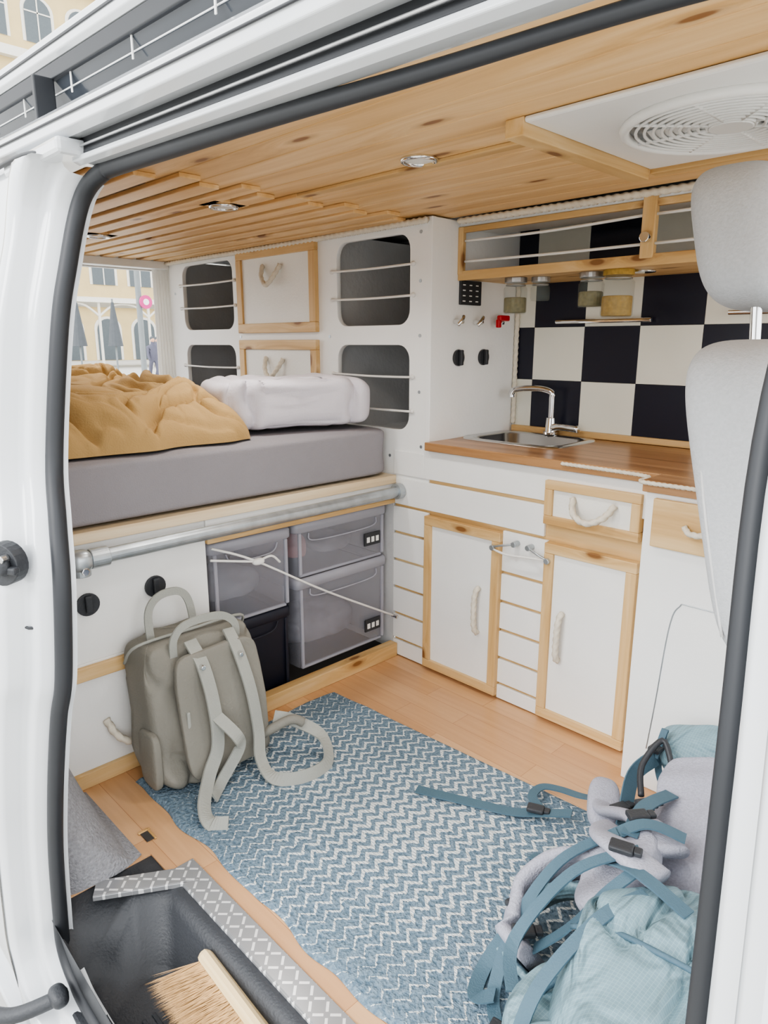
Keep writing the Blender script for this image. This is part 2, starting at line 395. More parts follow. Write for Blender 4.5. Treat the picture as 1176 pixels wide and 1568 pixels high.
rope('ceiling_rope_trim',[(-1.34,-.012,1.322),(-.6,-.012,1.322),(.135,-.012,1.326)],.008,parent=lk)
sp_=grp('switch_panel')
box('board',.125,.142,.0,.42,.58,1.336,WHITE,sp_)
box('battery_display',.142,.150,.119,.216,1.108,1.176,BLACK,sp_)
for r in range(4):
    for c in range(3): box('digit_%d_%d'%(r,c),.150,.1505,.128+c*.03,.140+c*.03,1.117+r*.015,1.120+r*.015,PAPER,sp_,0)
for i,yy in enumerate((.102,.194,.297)):
    cyl('valve_stem_%d'%i,(.142,yy,1.06),(.175,yy,1.06),.007,CHROME,sp_,12)
    tube('valve_body_%d'%i,[(.165,yy-.012,1.05),(.17,yy,1.064),(.165,yy+.014,1.074)],.006,CHROME,sp_)
box('red_lever',.165,.180,.275,.325,1.065,1.082,RED,sp_,.004); box('red_lever_side',.165,.178,.270,.285,1.045,1.07,RED,sp_,.003)
for i,yy in enumerate((.121,.241)):
    cyl('socket_%d'%i,(.142,yy,.957),(.150,yy,.957),.024,BLACK,sp_); box('socket_cap_%d'%i,.15,.162,yy-.006,yy+.006,.935,.98,BLACK,sp_,.003)
rope('corner_rope_trim',[(.15,.405,.742),(.15,.405,1.0),(.15,.405,1.175)],.007,parent=sp_)
# ------------------------------------------------------------------ kitchen
kc=grp('kitchen_cabinet')
box('backing',.0,.82,.006,.018,0,.69,WX,kc,0)
def slats(x0,x1,zs,tag):
    for i in range(len(zs)-1): box('%s_%d'%(tag,i),x0,x1,-.004,.006,zs[i]+.0045,zs[i+1]-.0045,WHITE,kc,.0015)
slats(0,.145,[0,.06,.148,.238,.33,.42,.508],'slat_left')
slats(.42,.56,[0,.05,.13,.215,.30,.385,.508],'slat_mid')
slats(.125,.82,[.602,.696],'rail_top'); slats(0,.548,[.508,.60],'rail_second')
box('slat_corner',0,.125,-.004,.006,.606,.68,WHITE,kc)
frame_xz('drawer_frame',.550,.805,.550,.664,.023,-.016,.006,kc); box('drawer_panel',.570,.785,-.008,0,.57,.645,WHITE2,kc)
rope('drawer_handle',[(.63,-.012,.628),(.645,-.035,.596),(.685,-.045,.580),(.725,-.035,.598),(.742,-.012,.630)],.0075,parent=kc)
frame_xz('door_a_frame',.142,.42,.012,.498,.027,-.018,.004,kc); box('door_a_panel',.167,.395,-.01,0,.037,.473,WHITE,kc)
frame_xz('door_b_frame',.560,.81,.012,.502,.027,-.018,.004,kc); box('door_b_panel',.585,.785,-.01,0,.037,.477,WHITE,kc)
rope('door_a_handle',[(.352,-.014,.325),(.35,-.03,.30),(.35,-.03,.21),(.352,-.014,.185)],.0075,parent=kc)
rope('door_b_handle',[(.622,-.014,.325),(.62,-.03,.30),(.618,-.03,.21),(.618,-.014,.19)],.0075,parent=kc)
tube('latch_wire_a',[(.40,-.022,.457),(.43,-.03,.468),(.47,-.022,.478)],.0032,ZINC,kc)
tube('latch_wire_b',[(.40,-.022,.452),(.45,-.03,.448),(.52,-.03,.454),(.573,-.022,.458)],.0032,CORD,kc)
tube('latch_wire_c',[(.515,-.022,.478),(.545,-.03,.470),(.573,-.022,.457)],.0032,ZINC,kc)
for i,(x,z) in enumerate([(.40,.455),(.47,.478),(.515,.478),(.573,.455)]): cyl('latch_knob_%d'%i,(x,-.004,z),(x,-.028,z),.008,ZINC,kc,12)
box('block_body',.85,1.25,-.095,.40,0,.692,WHITE,kc,.003)
box('block_side_fill',.815,.85,0,.40,0,.692,WHITE,kc,.001)
box('wood_drawer_front',.872,1.05,-.107,-.095,.577,.682,WX,kc,.003)
rope('block_handle',[(.945,-.11,.632),(.965,-.13,.625),(1.0,-.13,.628)],.006,parent=kc)
tube('cut_line',[(.905,-.0955,.10),(.915,-.0955,.22),(.928,-.0955,.40),(.945,-.0955,.455),(.98,-.0955,.463),(1.2,-.0955,.46)],.0014,ZINC,kc)
tube('block_cord',[(.98,-.098,.03),(1.02,-.12,.16),(1.0,-.14,.03)],.003,CORD,kc)
ct=grp('kitchen_countertop')
hole=rrect(.16,.47,.135,.37,.04)
plate('worktop',[(.143,-.014),(1.25,-.014),(1.25,.418),(.143,.418)],[hole],.022,WCT,ct,Matrix.Translation((0,0,.706)))
box('worktop_block',.845,1.25,-.105,-.016,.6925,.7185,WCT,ct)
box('front_edge',.143,.846,-.022,-.014,.695,.719,WCT,ct)
box('upstand',.15,1.25,.396,.411,.7195,.738,WX,ct)
rope('edge_rope',[(.60,-.026,.713),(.80,-.027,.712),(.840,-.07,.714),(.846,-.111,.714),(.95,-.111,.714),(1.2,-.111,.714)],.0042,parent=ct)
sk=grp('sink')
def ringloft(name,rings,mat,parent,cap=True):
    V=[];m=len(rings[0])
    for r in rings: V+=r
    Fc=[(i*m+j,i*m+(j+1)%m,(i+1)*m+(j+1)%m,(i+1)*m+j) for i in range(len(rings)-1) for j in range(m)]
    if cap: Fc.append(tuple(range((len(rings)-1)*m,len(rings)*m)))
    return mesh(name,V,Fc,mat,parent,True)
def rr3(x0,x1,y0,y1,r,z): return [(a,b,z) for a,b in rrect(x0,x1,y0,y1,r)]
ringloft('basin',[rr3(.145,.485,.12,.385,.05,.7185),rr3(.147,.483,.122,.383,.05,.7225),rr3(.165,.465,.14,.365,.05,.7225),rr3(.175,.455,.15,.355,.05,.717),rr3(.185,.445,.16,.345,.05,.60)],STEEL,sk)
cyl('drain',(.3,.25,.601),(.3,.25,.604),.03,CHROME,sk)
fc=grp('faucet')
cyl('base',(.315,.372,.7225),(.315,.372,.732),.022,CHROME,fc); cyl('body',(.315,.372,.73),(.315,.372,.775),.018,CHROME,fc,r2=.014)
tube('spout',[(.315,.372,.77),(.315,.371,.83),(.312,.370,.852),(.27,.36,.862),(.205,.34,.858),(.19,.335,.845),(.19,.335,.832)],.0095,CHROME,fc)
tube('lever',[(.325,.365,.745),(.36,.36,.75),(.42,.355,.748)],.011,CHROME,fc)
cb=grp('checkered_backsplash')
xs=[.142,.212,.387,.56,.735,.91,1.085,1.26]; zs=[.735,.886,1.047,1.208,1.338]
for r in range(4):
    for c in range(7):
        dark=((r+c)%2==1)
        box('tile_%d_%d'%(r,c),xs[c]+.0004,xs[c+1]-.0004,.412,.42,zs[r]+.0004,zs[r+1]-.0004,NAVY if dark else CREAM,cb,.0006)
kb=grp('knife_bar'); cyl('bar',(.30,.392,1.062),(.60,.392,1.062),.006,CHROME,kb)
for x in (.36,.54): cyl('mount_%d'%(x>.4),(x,.392,1.062),(x,.412,1.062),.005,CHROME,kb,12)
kb2=grp('knife_bar'); cyl('bar',(.80,.392,1.075),(1.15,.392,1.075),.006,CHROME,kb2)
for x in (.86,1.1): cyl('mount_%d'%(x>1),(x,.392,1.075),(x,.412,1.075),.005,CHROME,kb2,12)
us=grp('spice_shelf')
box('bottom',.142,1.25,.118,.412,1.178,1.190,WX,us); box('front_lip',.142,1.25,.112,.122,1.174,1.200,WX,us)
box('top_rail',.142,1.25,.112,.125,1.302,1.318,WX,us); box('left_post',.142,.160,.110,.125,1.19,1.318,WZ,us)
box('mid_post',.690,.722,.106,.125,1.19,1.335,WZ,us)
box('rail_above',.142,1.25,.116,.30,1.318,1.338,WHITE,us)
tube('elastic_top',[(.165,.115,1.28),(.43,.115,1.278),(.69,.115,1.285)],.0035,CORD,us); tube('elastic_low',[(.165,.115,1.225),(.43,.115,1.222),(.69,.115,1.222)],.0035,CORD,us)
tube('elastic_right',[(.72,.115,1.285),(1.2,.115,1.285)],.0035,CORD,us); tube('elastic_right_low',[(.72,.115,1.222),(1.2,.115,1.222)],.0035,CORD,us)
cyl('latch',(.706,.104,1.235),(.706,.09,1.235),.012,CHROME,us,16)
cyl('shelf_spot',(.64,.24,1.178),(.64,.24,1.172),.03,CHROME,us)
rope('shelf_rope_trim',[(.16,.09,1.33),(.5,.10,1.33),(.9,.105,1.33),(1.2,.105,1.33)],.008,parent=us)
JG=grp('spice_jar_row'); JG.parent=us
def jar(k,x,y_,r,h,spice):
    zt=1.178
    cyl('jar_lid_%d'%k,(x,y_,zt-.014),(x,y_,zt),r*.95,SPICE1 if r>.035 else ALU,JG)
    V=[];prof=[(r*.80,zt-.012),(r*.80,zt-.020),(r,zt-.030),(r,zt-h+.006),(r*.9,zt-h),(.001,zt-h)]
    n=28
    for (rr,z) in prof: V+=[(x+rr*math.cos(2*math.pi*q/n),y_+rr*math.sin(2*math.pi*q/n),z) for q in range(n)]
    Fc=[(i*n+j,i*n+(j+1)%n,(i+1)*n+(j+1)%n,(i+1)*n+j) for i in range(len(prof)-1) for j in range(n)]
    mesh('jar_glass_%d'%k,V,Fc,GLASS,JG,True)
    tube('jar_neck_%d'%k,[(x+r*.82*math.cos(2*math.pi*q/16),y_+r*.82*math.sin(2*math.pi*q/16),zt-.021) for q in range(16)],.0016,ALU,JG,sub=1,n=6,closed=True)
    if spice: cyl('jar_contents_%d'%k,(x,y_,zt-h+.003),(x,y_,zt-h*.55),r*.93,spice,JG,b=.003)
jar(0,.290,.19,.033,.098,SPICE3); jar(1,.352,.22,.027,.064,None); jar(2,.52,.20,.033,.088,SPICE3); jar(3,.60,.19,.040,.115,SPICE1); jar(4,.905,.22,.031,.095,SPICE2)
# ------------------------------------------------------------------ bed
bd=grp('bed_base')
box('platform_board',-1.48,.012,-1.10,-.004,.577,.603,WPLY,bd)
box('drawer_side_panel',-.018,0,-1.10,-.668,.30,.575,WHITE,bd); box('drawer_front_panel',-.018,0,-1.10,-.668,.035,.30,WHITE,bd)
box('wood_strip_mid',0,.012,-1.10,-.700,.262,.295,WY,bd); box('wood_strip_low',0,.012,-1.10,-.668,0,.038,WY,bd)
box('kick_board',-.01,.022,-.668,-.006,0,.046,WY,bd); box('divider',-.6,-.018,-.68,-.668,0,.575,WHITE,bd,0)
box('cavity_back',-.62,-.60,-1.05,-.006,0,.575,GREYIN,bd,0); box('cavity_floor',-.6,-.01,-1.05,-.006,0,.02,DARK,bd,0)  # cavity floor coloured dark, under-bed shade put into the material
box('cavity_side',-.6,-.0,-.005,.002,0,.575,GREYIN,bd,0)
box('rail_board',-.006,.006,-.668,-.006,.524,.577,WHITE,bd); box('rail_plate',-.004,.010,-.667,-.006,.514,.528,WY,bd)
for i,(yy,zz) in enumerate([(-.809,.44),(-.968,.437)]):
    cyl('socket_%d'%i,(0,yy,zz),(.007,yy,zz),.026,BLACK,bd); box('socket_cap_%d'%i,.007,.016,yy-.008,yy+.008,zz-.018,zz+.022,BLACK,bd,.003)
rope('drawer_rope',[(.004,-.955,.15),(.022,-.94,.11),(.03,-.91,.085),(.022,-.88,.085),(.006,-.85,.10)],.008,parent=bd)
br=grp('bed_rail_pipe')
cyl('pipe',(.032,-1.02,.548),(.032,-.008,.556),.0165,ZINC,br); cyl('end_flange',(.032,-.028,.556),(.032,-.006,.556),.024,ZINC,br)
cyl('elbow_collar',(.032,-.965,.548),(.032,-.925,.548),.022,ZINC,br); cyl('elbow_drop',(.032,-.985,.55),(.032,-.985,.515),.02,ZINC,br); sell('elbow',(.032,-.985,.548),(.052,.052,.048),ZINC,br,e=.8)
cyl('bolt',(.032,-.985,.53),(.06,-.985,.53),.009,CHROME,br,6)
def mdisp(p):
    q=p*1.0; n=noise.noise(Vector((p.x*5,p.y*5,p.z*9)))*.006; q.z+=n; q.x+=n*.6
    if p.x>.70: q.x+=.004*math.sin(p.z*55+p.y*9)
    return q
sell('mattress',(-.735,-.55,.678),(1.47,1.07,.15),MATT,e=.08,e2=.14,nu=160,nv=40,disp=mdisp)
def duvet():
    nx,ny=190,210; V=[];F2=[]
    x0,x1,y0,y1=-.85,-.045,-1.16,-.49
    for i in range(nx):
        for j in range(ny):
            a=i/(nx-1);b=j/(ny-1); x=x0+(x1-x0)*a; yy=y0+(y1-y0)*b
            ea=min(1,min(a,1-a)*8.0); eb=min(1,min(b+.4,(1-b))*7.5)
            env=math.sqrt(max(0,1-(1-ea)**2))*math.sqrt(max(0,1-(1-eb)**2))
            w1=noise.noise(Vector((x*3.0,yy*3.0,1.3))); w2=noise.noise(Vector((x*4,yy*4,8.3)))
            p=Vector((x*2.6+w1*1.3,yy*3.7+w2*1.3,.5))
            n1=noise.noise(p); n2=noise.noise(p*2.0+Vector((3,1,4))); n3=noise.noise(p*4.0+Vector((9,1,4)))
            h=.165+.045*w1+.05*n1
            h-=.065*math.exp(-(n1/.07)**2)
            h-=.034*math.exp(-(n2/.09)**2)
            h-=.007*math.exp(-(n3/.14)**2)
            if a>.68: h*=1-.45*((a-.68)/.32)
            wob=noise.noise(Vector((x*7,yy*7,5)))*.035
            V.append((x+wob*(1 if a>.5 else 0),yy+wob*.8,.756+env*max(.02,h)))
    for i in range(nx-1):
        for j in range(ny-1): F2.append((i*ny+j,(i+1)*ny+j,(i+1)*ny+j+1,i*ny+j+1))
    return mesh('mustard_duvet',V,F2,DUV,None,True)
duvet()
def pdisp(p):
    q=p.copy(); k=min(1,max(0,(.235-abs(p.y))/.06))
    c=abs(math.sin(p.y*62+2.2*noise.noise(Vector((p.y*7,p.z*12,0)))))**.7
    q.x+=.022*(c-.6)*k*(1 if p.x>0 else .4); q.z+=.008*(c-.5)*k*(1 if p.z>0 else 0)+noise.noise(p*9)*.008
    q.x+=noise.noise(p*7+Vector((2,2,2)))*.012
    return q
sell('folded_bedding',(-.185,-.27,.832),(.24,.46,.14),WCL,None,e=.2,e2=.33,rot=(0,0,-math.radians(14)),nu=320,nv=80,disp=pdisp)
# ------------------------------------------------------------------ storage crates
def crate(y0,y1,z0,z1,x1,mat,rim,depth=.36,contents=None,label=True):
    g=grp('storage_crate'); x0=x1-depth
    def R_(ins,z): return [tuple(q) for q in rr3(x0+ins,x1-ins,y0+ins,y1-ins,.018,z)]
    ob=ringloft('tub',[R_(.016,z0),R_(.010,z0+.01),R_(.006,z1-.045),R_(.004,z1-.03)],mat,g,False)
    ringloft('rim',[R_(.004,z1-.032),R_(.0,z1-.028),R_(0,z1-.006),R_(.004,z1),R_(.014,z1),R_(.014,z1-.02)],rim,g,False)
    box('base_edge',x1-.02,x1-.008,y0+.02,y1-.02,z0,z0+.008,rim,g,.003)
    for k,yy in enumerate((y0+.020,y1-.020)): box('rib_%d'%k,x1-.010,x1-.002,yy-.005,yy+.005,z0+.01,z1-.032,rim,g,.002)
    tube('handle_lip',[(x1-.002,y0+.05,z1-.035),(x1-.001,y0+.075,z1-.06),(x1-.001,y1-.075,z1-.06),(x1-.002,y1-.05,z1-.035)],.0022,rim,g)
    if contents:
        for k,(cy,cz,d,cm) in enumerate(contents): sell('content_%d'%k,(x1-.19,cy,cz),d,cm,g,e=.6,disp=lambda p:p+Vector((noise.noise(p*12),noise.noise(p*10),noise.noise(p*14)))*.02)
    if label:
        box('label',x1-.004,x1+.002,y1-.10,y1-.035,z0+.045,z0+.085,BLACK,g,.001)
        for k in range(3): box('label_text_%d'%k,x1+.002,x1+.003,y1-.092+k*.019,y1-.08+k*.019,z0+.055,z0+.072,PAPER,g,0)
GREYC=plain('grey_contents',rgb(130,130,138),.8,var=.2,nscale=20)
PINKC=plain('pink_contents',rgb(200,150,150),.8,var=.2)
crate(-.655,-.392,.275,.505,-.012,CRATE,CRIM,contents=[(-.53,.33,(.2,.2,.06),GREYC)],label=False)
crate(-.383,-.018,.345,.510,-.012,CRATE,CRIM,contents=[(-.30,.40,(.2,.10,.07),PINKC),(-.15,.385,(.2,.16,.04),GREYC)])
crate(-.383,-.018,.060,.342,-.012,CRATE,CRIM,contents=[(-.2,.12,(.2,.3,.09),GREYC)])
crate(-.655,-.395,.025,.272,-.02,NAVYBOX,NAVYBOX,label=False)
bc=grp('bungee_cord')
tube('cord_long',[(.005,-.655,.50),(.02,-.54,.447),(.022,-.3,.30),(.012,-.012,.14)],.0032,CORD,bc)
tube('cord_short',[(.005,-.66,.47),(.02,-.54,.444)],.0032,CORD,bc); cyl('hook',(.006,-.014,.14),(.03,-.014,.14),.006,CHROME,bc,12)
sell('toggle',(.022,-.53,.443),(.02,.035,.018),CORD,bc,e=.8); tube('cord_tail',[(.022,-.53,.443),(.024,-.49,.45),(.02,-.46,.425)],.0032,CORD,bc)
# ------------------------------------------------------------------ rug
def rug():
    nx,ny=150,90; V=[];Fc=[]
    for i in range(nx):
        for j in range(ny):
            a=i/(nx-1); b=j/(ny-1)
            x=.062+a*.985; yy=-.925+b*(.61+.06*a)
            if b<.1: yy+=noise.noise(Vector((x*9,0,2)))*.018*(1-b*10)
            x+=noise.noise(Vector((yy*6,3,0)))*.012*(1 if a>.9 or a<.1 else 0)
            z=.006+.005*max(0,noise.noise(Vector((x*5,yy*5,0))))+.002*noise.noise(Vector((x*20,yy*20,0)))
            if a in(0,1) or b in (0,1): z=.001
            V.append((x,yy,z))
    for i in range(nx-1):
        for j in range(ny-1): Fc.append((i*ny+j,(i+1)*ny+j,(i+1)*ny+j+1,i*ny+j+1))
    mesh('chevron_rug',V,Fc,RUG,None,True)
rug()
# ------------------------------------------------------------------ step well, plate, carpet
st=grp('step_well')
def sr(x0,x1,y0,y1,r,z):
    # the outer side of the tray falls away to the low door sill, except at the rear corner where it rises to the pillar
    out=[]
    for a,b_ in rrect(x0,x1,y0,y1,r,10):
        k=min(1,max(0,(-1.05-b_)/.12)); k=k*k*(3-2*k)
        k*=min(1,max(0,(a-.335)/.055))
        out.append((a,b_,min(z,-.003+(-.125)*k) if z>-.12 else z))
    return out
ringloft('tray',[sr(.300,1.41,-1.212,-1.002,.02,-.003),sr(.318,1.40,-1.206,-1.006,.03,-.001),sr(.372,1.38,-1.200,-1.022,.05,-.006),sr(.392,1.36,-1.192,-1.036,.06,-.028),sr(.43,1.34,-1.182,-1.055,.05,-.125),sr(.455,1.31,-1.176,-1.07,.04,-.137)],BLACK,st)
for i in range(5):
    box('tread_%d'%i,.52,1.26,-1.16+i*.018,-1.153+i*.018,-.137,-.134,BLACK,st,.001)
box('outer_sill',.42,1.38,-1.225,-1.184,-.16,-.132,BLACK,st,.006)
cp=grp('checker_plate_trim')
box('long_flange',.385,1.40,-1.004,-.958,.0005,.004,DIA,cp,.001); box('long_lip',.40,1.40,-1.006,-1.002,-.012,.002,DIA,cp,.001)
sM=Matrix.Translation((.40,-.975,0))@Matrix.Rotation(math.radians(238),4,'Z')
box('short_flange',-.02,.17,-.0,.040,.0005,.0045,DIA,cp,.001,sM); box('short_lip',.0,.17,.038,.042,-.006,.004,DIA,cp,.001,sM)
def felt():
    n=50;V=[];Fc=[]
    for i in range(n):
        for j in range(n):
            a=i/(n-1);b=j/(n-1)
            x=.02+a*.28; yy=-1.19+b*.165
            h=.50*max(0,(1-b*1.15))*max(0,1-a*.75)+.045*(1-b**3)*(1-a**5)
            if a in(0,1) or b==1: h=0
            V.append((x+.02*math.sin(b*3),yy,.002+h+noise.noise(Vector((x*12,yy*12,0)))*.006*(b<1)))
    for i in range(n-1):
        for j in range(n-1): Fc.append((i*n+j,(i+1)*n+j,(i+1)*n+j+1,i*n+j+1))
    mesh('felt_wheel_arch_cover',V,Fc,FELT,None,True)
felt()
fh=grp('floor_anchor_socket'); box('hole_shade',.245,.275,-1.0,-.985,.0005,.003,DARK,fh,0); box('rim_left',.238,.245,-1.004,-.978,.0005,.005,WX,fh); box('rim_front',.238,.28,-.985,-.980,.0005,.005,WX,fh)  # flat dark patch paints the shade of a hole in the floor
# ------------------------------------------------------------------ van body side
seal_pts=[(.481,-1.2,-.125),(.387,-1.2,-.106),(.346,-1.2,-.065),(.349,-1.2,.008),(.373,-1.2,.158),(.418,-1.2,.308),(.457,-1.195,.44),(.484,-1.19,.514),(.493,-1.18,.657),(.461,-1.165,.746),(.419,-1.145,.835),(.414,-1.115,1.023),(.407,-1.09,1.115),(.404,-1.07,1.18),(.421,-1.06,1.214),(.464,-1.055,1.230),(.517,-1.05,1.234),(.819,-1.05,1.223),(1.061,-1.05,1.211),(1.259,-1.05,1.203),(1.34,-1.055,1.192),(1.373,-1.07,1.16),(1.378,-1.09,1.08),(1.374,-1.12,.95),(1.388,-1.16,.80),(1.400,-1.19,.6),(1.404,-1.2,.3),(1.402,-1.2,.0),(1.385,-1.2,-.09),(1.33,-1.2,-.125),(.9,-1.2,-.125)]
sm=catmull(seal_pts,6,True)
def sealr(p):
    k=min(1,max(0,(p.x-.45)/.85)); k=k*k*(3-2*k)
    return 1-.50*k
bodyg=grp('van_body_side')
sweep('door_seal',sm,circ(.0125,14),SEAL,bodyg,up=(0,1,0),closed=True,scale=sealr)
def ring(off,dy):
    n=len(sm);out=[]
    for i,p in enumerate(sm):
        t=(sm[(i+1)%n]-sm[(i-1)%n]); t.y=0; t.normalize(); nrm=Vector((-t.z,0,t.x))
        c=Vector((.9,p.y,.55))
        if nrm.dot(Vector((p.x-c.x,0,p.z-c.z)))<0: nrm=-nrm
        k=1 if p.x<.9 else .7
        q=p+nrm*off*k+Vector((0,dy*k,0)); q.z=min(q.z,1.252)
        out.append(q)
    return out
RO=[(.0,.02),(.004,.002),(.010,-.010),(.013,-.026),(.020,-.032),(.034,-.034),(.038,-.042),(.040,-.062),(.046,-.070),(.075,-.072),(.09,-.068)]
rings=[ring(a,b_) for a,b_ in RO]
V=[];n=len(sm)
for r in rings: V+=r
keep=[not (sm[i].z>1.19 and sm[i].x>.44) for i in range(n)]
Fc=[(i*n+j,i*n+(j+1)%n,(i+1)*n+(j+1)%n,(i+1)*n+j) for i in range(len(rings)-1) for j in range(n) if keep[j] and keep[(j+1)%n]]
mesh('door_jamb',V,Fc,BODY,bodyg,True)
prof=[(-.27,-1.26),(-.1,-1.275),(.3,-1.275),(.62,-1.262),(.80,-1.235),(.95,-1.20),(1.1,-1.155),(1.2,-1.125),(1.262,-1.108)]
def yside(z):
    for (a,b_),(c,d) in zip(prof[:-1],prof[1:]):
        if z<=c: return b_+(d-b_)*max(0,(z-a)/(c-a))
    return prof[-1][1]
def sidepanel(name,xa,xb):
    nz=60;V=[];Fc=[]
    for k in range(nz):
        z=-.27+(1.268+.27)*k/(nz-1)
        for x in (xa(z),xb(z)): V.append((x,yside(z),z))
    for k in range(nz-1): Fc.append((2*k,2*k+1,2*k+3,2*k+2))
    return mesh(name,V,Fc,BODY,bodyg,True)
LE=sorted([(p.z,p.x) for p in sm if p.x<.6 and p.z<1.2 and p.z>-.1]); RE=sorted([(p.z,p.x) for p in sm if p.x>1.2 and -.1<p.z<1.15])
def interp(T,z):
    if z<=T[0][0]: return T[0][1]
    for (a,b_),(c,d) in zip(T[:-1],T[1:]):
        if z<=c: return b_+(d-b_)*((z-a)/max(1e-6,c-a))
    return T[-1][1]
sidepanel('rear_quarter_panel',lambda z:-1.6,lambda z:interp(LE,z)-.065)
sidepanel('front_pillar_panel',lambda z:interp(RE,z)+.045,lambda z:2.1)
box('shoulder_cap',.25,.47,-1.115,-1.05,1.246,1.268,BODY,bodyg,.006)
box('sill_panel',-1.6,2.1,-1.285,-1.262,-.27,-.20,BODY,bodyg,.004)
tube('panel_seam',[(.392,-1.262,.598),(.425,-1.262,.598),(.442,-1.248,.598),(.446,-1.226,.598),(.462,-1.222,.598),(.474,-1.206,.598)],.0022,SEAL,bodyg,curve=False)
lt=grp('door_latch_striker')
LM=Matrix.Translation((.446,-1.236,.697))@Matrix.Rotation(math.radians(30),4,'Z')
def lp3(a): return LM@Vector(a)
cyl('plate',lp3((0,.010,0)),lp3((0,-.012,0)),.031,BLACK,lt); sell('catch',lp3((.004,-.014,0)),(.04,.02,.028),BLACK,lt,e=.7); box('catch_arm',-.028,.034,-.022,-.010,-.010,.001,BLACK,lt,.003,LM); cyl('pin',lp3((.015,-.012,.012)),lp3((.015,-.026,.012)),.006,STEEL,lt,12)
def strip(name,zy,mat,parent,x0=-1.6,x1=2.1,sl=-.034,smooth=False):
    V=[(x,yy,z+sl*(x-.54)) for x in (x0,x1) for (yy,z) in zy]; m=len(zy)
    Fc=[(j,(j+1)%m,m+(j+1)%m,m+j) for j in range(m)]+[tuple(range(m)),tuple(range(m,2*m))]
    ob=mesh(name,V,Fc,mat,parent,smooth); bev(ob,.002,3); return ob
hg=bodyg
strip('white_lip',[(-1.052,1.238),(-1.075,1.236),(-1.085,1.240),(-1.083,1.247),(-1.05,1.250)],BODY,hg,x0=.44)
strip('black_channel',[(-1.05,1.2475),(-1.080,1.2475),(-1.076,1.275),(-1.05,1.279)],SEAL,hg,x0=.34)
strip('channel_insert',[(-1.081,1.255),(-1.085,1.255),(-1.085,1.258),(-1.081,1.258)],ALU,hg,x0=.40)
strip('outer_gutter',[(-1.05,1.272),(-1.095,1.266),(-1.108,1.272),(-1.108,1.294),(-1.098,1.304),(-1.05,1.335),(-1.04,1.33)],BODY,hg)
strip('gutter_line',[(-1.1085,1.284),(-1.111,1.284),(-1.111,1.287),(-1.1085,1.287)],SEAL,hg)
tube('roller_cable',[(.15,-1.118,1.262),(.35,-1.117,1.262),(.45,-1.10,1.25)],.0035,SEAL,hg)
sol=grp('roof_solar_panel')
strip('glass',[(-1.03,1.335),(-1.045,1.335),(-1.06,1.372),(-1.045,1.375)],DGLASS,sol)
for i in range(18):
    x=-1.5+i*.19
    box('cell_line_%d'%i,x,x+.003,-1.0595,-1.058,1.34-.034*(x-.54),1.37-.034*(x-.54),PAPER,sol,0)
strip('cell_line_long',[(-1.053,1.350),(-1.0545,1.350),(-1.0548,1.3515),(-1.054,1.3515)],PAPER,sol)
strip('rubber_edge',[(-1.05,1.366),(-1.064,1.366),(-1.066,1.386),(-1.05,1.389)],SEAL,sol)
strip('white_frame',[(-1.05,1.387),(-1.066,1.387),(-1.072,1.392),(-1.072,1.416),(-1.06,1.42),(-1.05,1.42)],BODY,sol)
strip('frame_line',[(-1.072,1.402),(-1.074,1.402),(-1.074,1.406),(-1.072,1.406)],SEAL,sol)
box('bracket',.335,.345,-1.09,-1.06,1.31,1.375,SEAL,sol)
ha=grp('door_hinge_arm')
tube('arm',[(.41,-1.225,-.10),(.36,-1.295,-.13),(.288,-1.33,-.155),(.18,-1.36,-.21)],.013,BLACK,ha); sell('roller',(.405,-1.235,-.10),(.045,.03,.03),BLACK,ha,e=.8)
# ------------------------------------------------------------------ roof fan and spots
fn=grp('roof_vent_fan')
fx,fy,fr=1.03,-.315,.150
box('frame',.80,1.30,-.53,-.10,1.330,1.3395,WFAN,fn,.004)
def ringmesh(name,r,tr,z,mat): tube(name,[(fx+r*math.cos(t),fy+r*math.sin(t),z) for t in [2*math.pi*k/40 for k in range(40)]],tr,mat,fn,sub=1,n=8,closed=True,curve=True)
ringmesh('outer_ring',fr+.005,.008,1.325,WFAN)
for i in range(9): ringmesh('grille_%d'%i,fr-.012-i*.013,.0026,1.322,WFAN)
cyl('hub',(fx,fy,1.328),(fx,fy,1.318),.032,WFAN,fn)
for i in range(8):
    t=math.pi*2*i/8; tube('spoke_%d'%i,[(fx+.03*math.cos(t),fy+.03*math.sin(t),1.322),(fx+fr*math.cos(t),fy+fr*math.sin(t),1.323)],.0028,WFAN,fn,curve=False)
cyl('throat',(fx,fy,1.3285),(fx,fy,1.3295),fr,ZINC,fn,40,b=0)
for i in range(6):
    t=math.pi*2*i/6+.2; M=Matrix.Translation((fx,fy,1.3262))@Matrix.Rotation(t,4,'Z')@Matrix.Rotation(.05,4,'X')
    box('blade_%d'%i,.03,.12,-.022,.022,-.0008,.0008,WFAN,fn,0,M)
for (x,yy) in ((-.103,-.501),(.512,-.455),(-.804,-.52)):
    g=grp('ceiling_spotlight'); zc=1.34 if x>.3 else 1.330
    if x<.3: box('mount',x-.04,x+.04,yy-.05,yy+.05,1.330,1.3395,WC,g)
    tube('rim',[(x+.032*math.cos(t),yy+.032*math.sin(t),zc-.003) for t in [2*math.pi*k/24 for k in range(24)]],.005,CHROME,g,sub=1,closed=True)
    cyl('lens',(x,yy,zc-.004),(x,yy,zc+.0),.029,LENS,g,b=0)
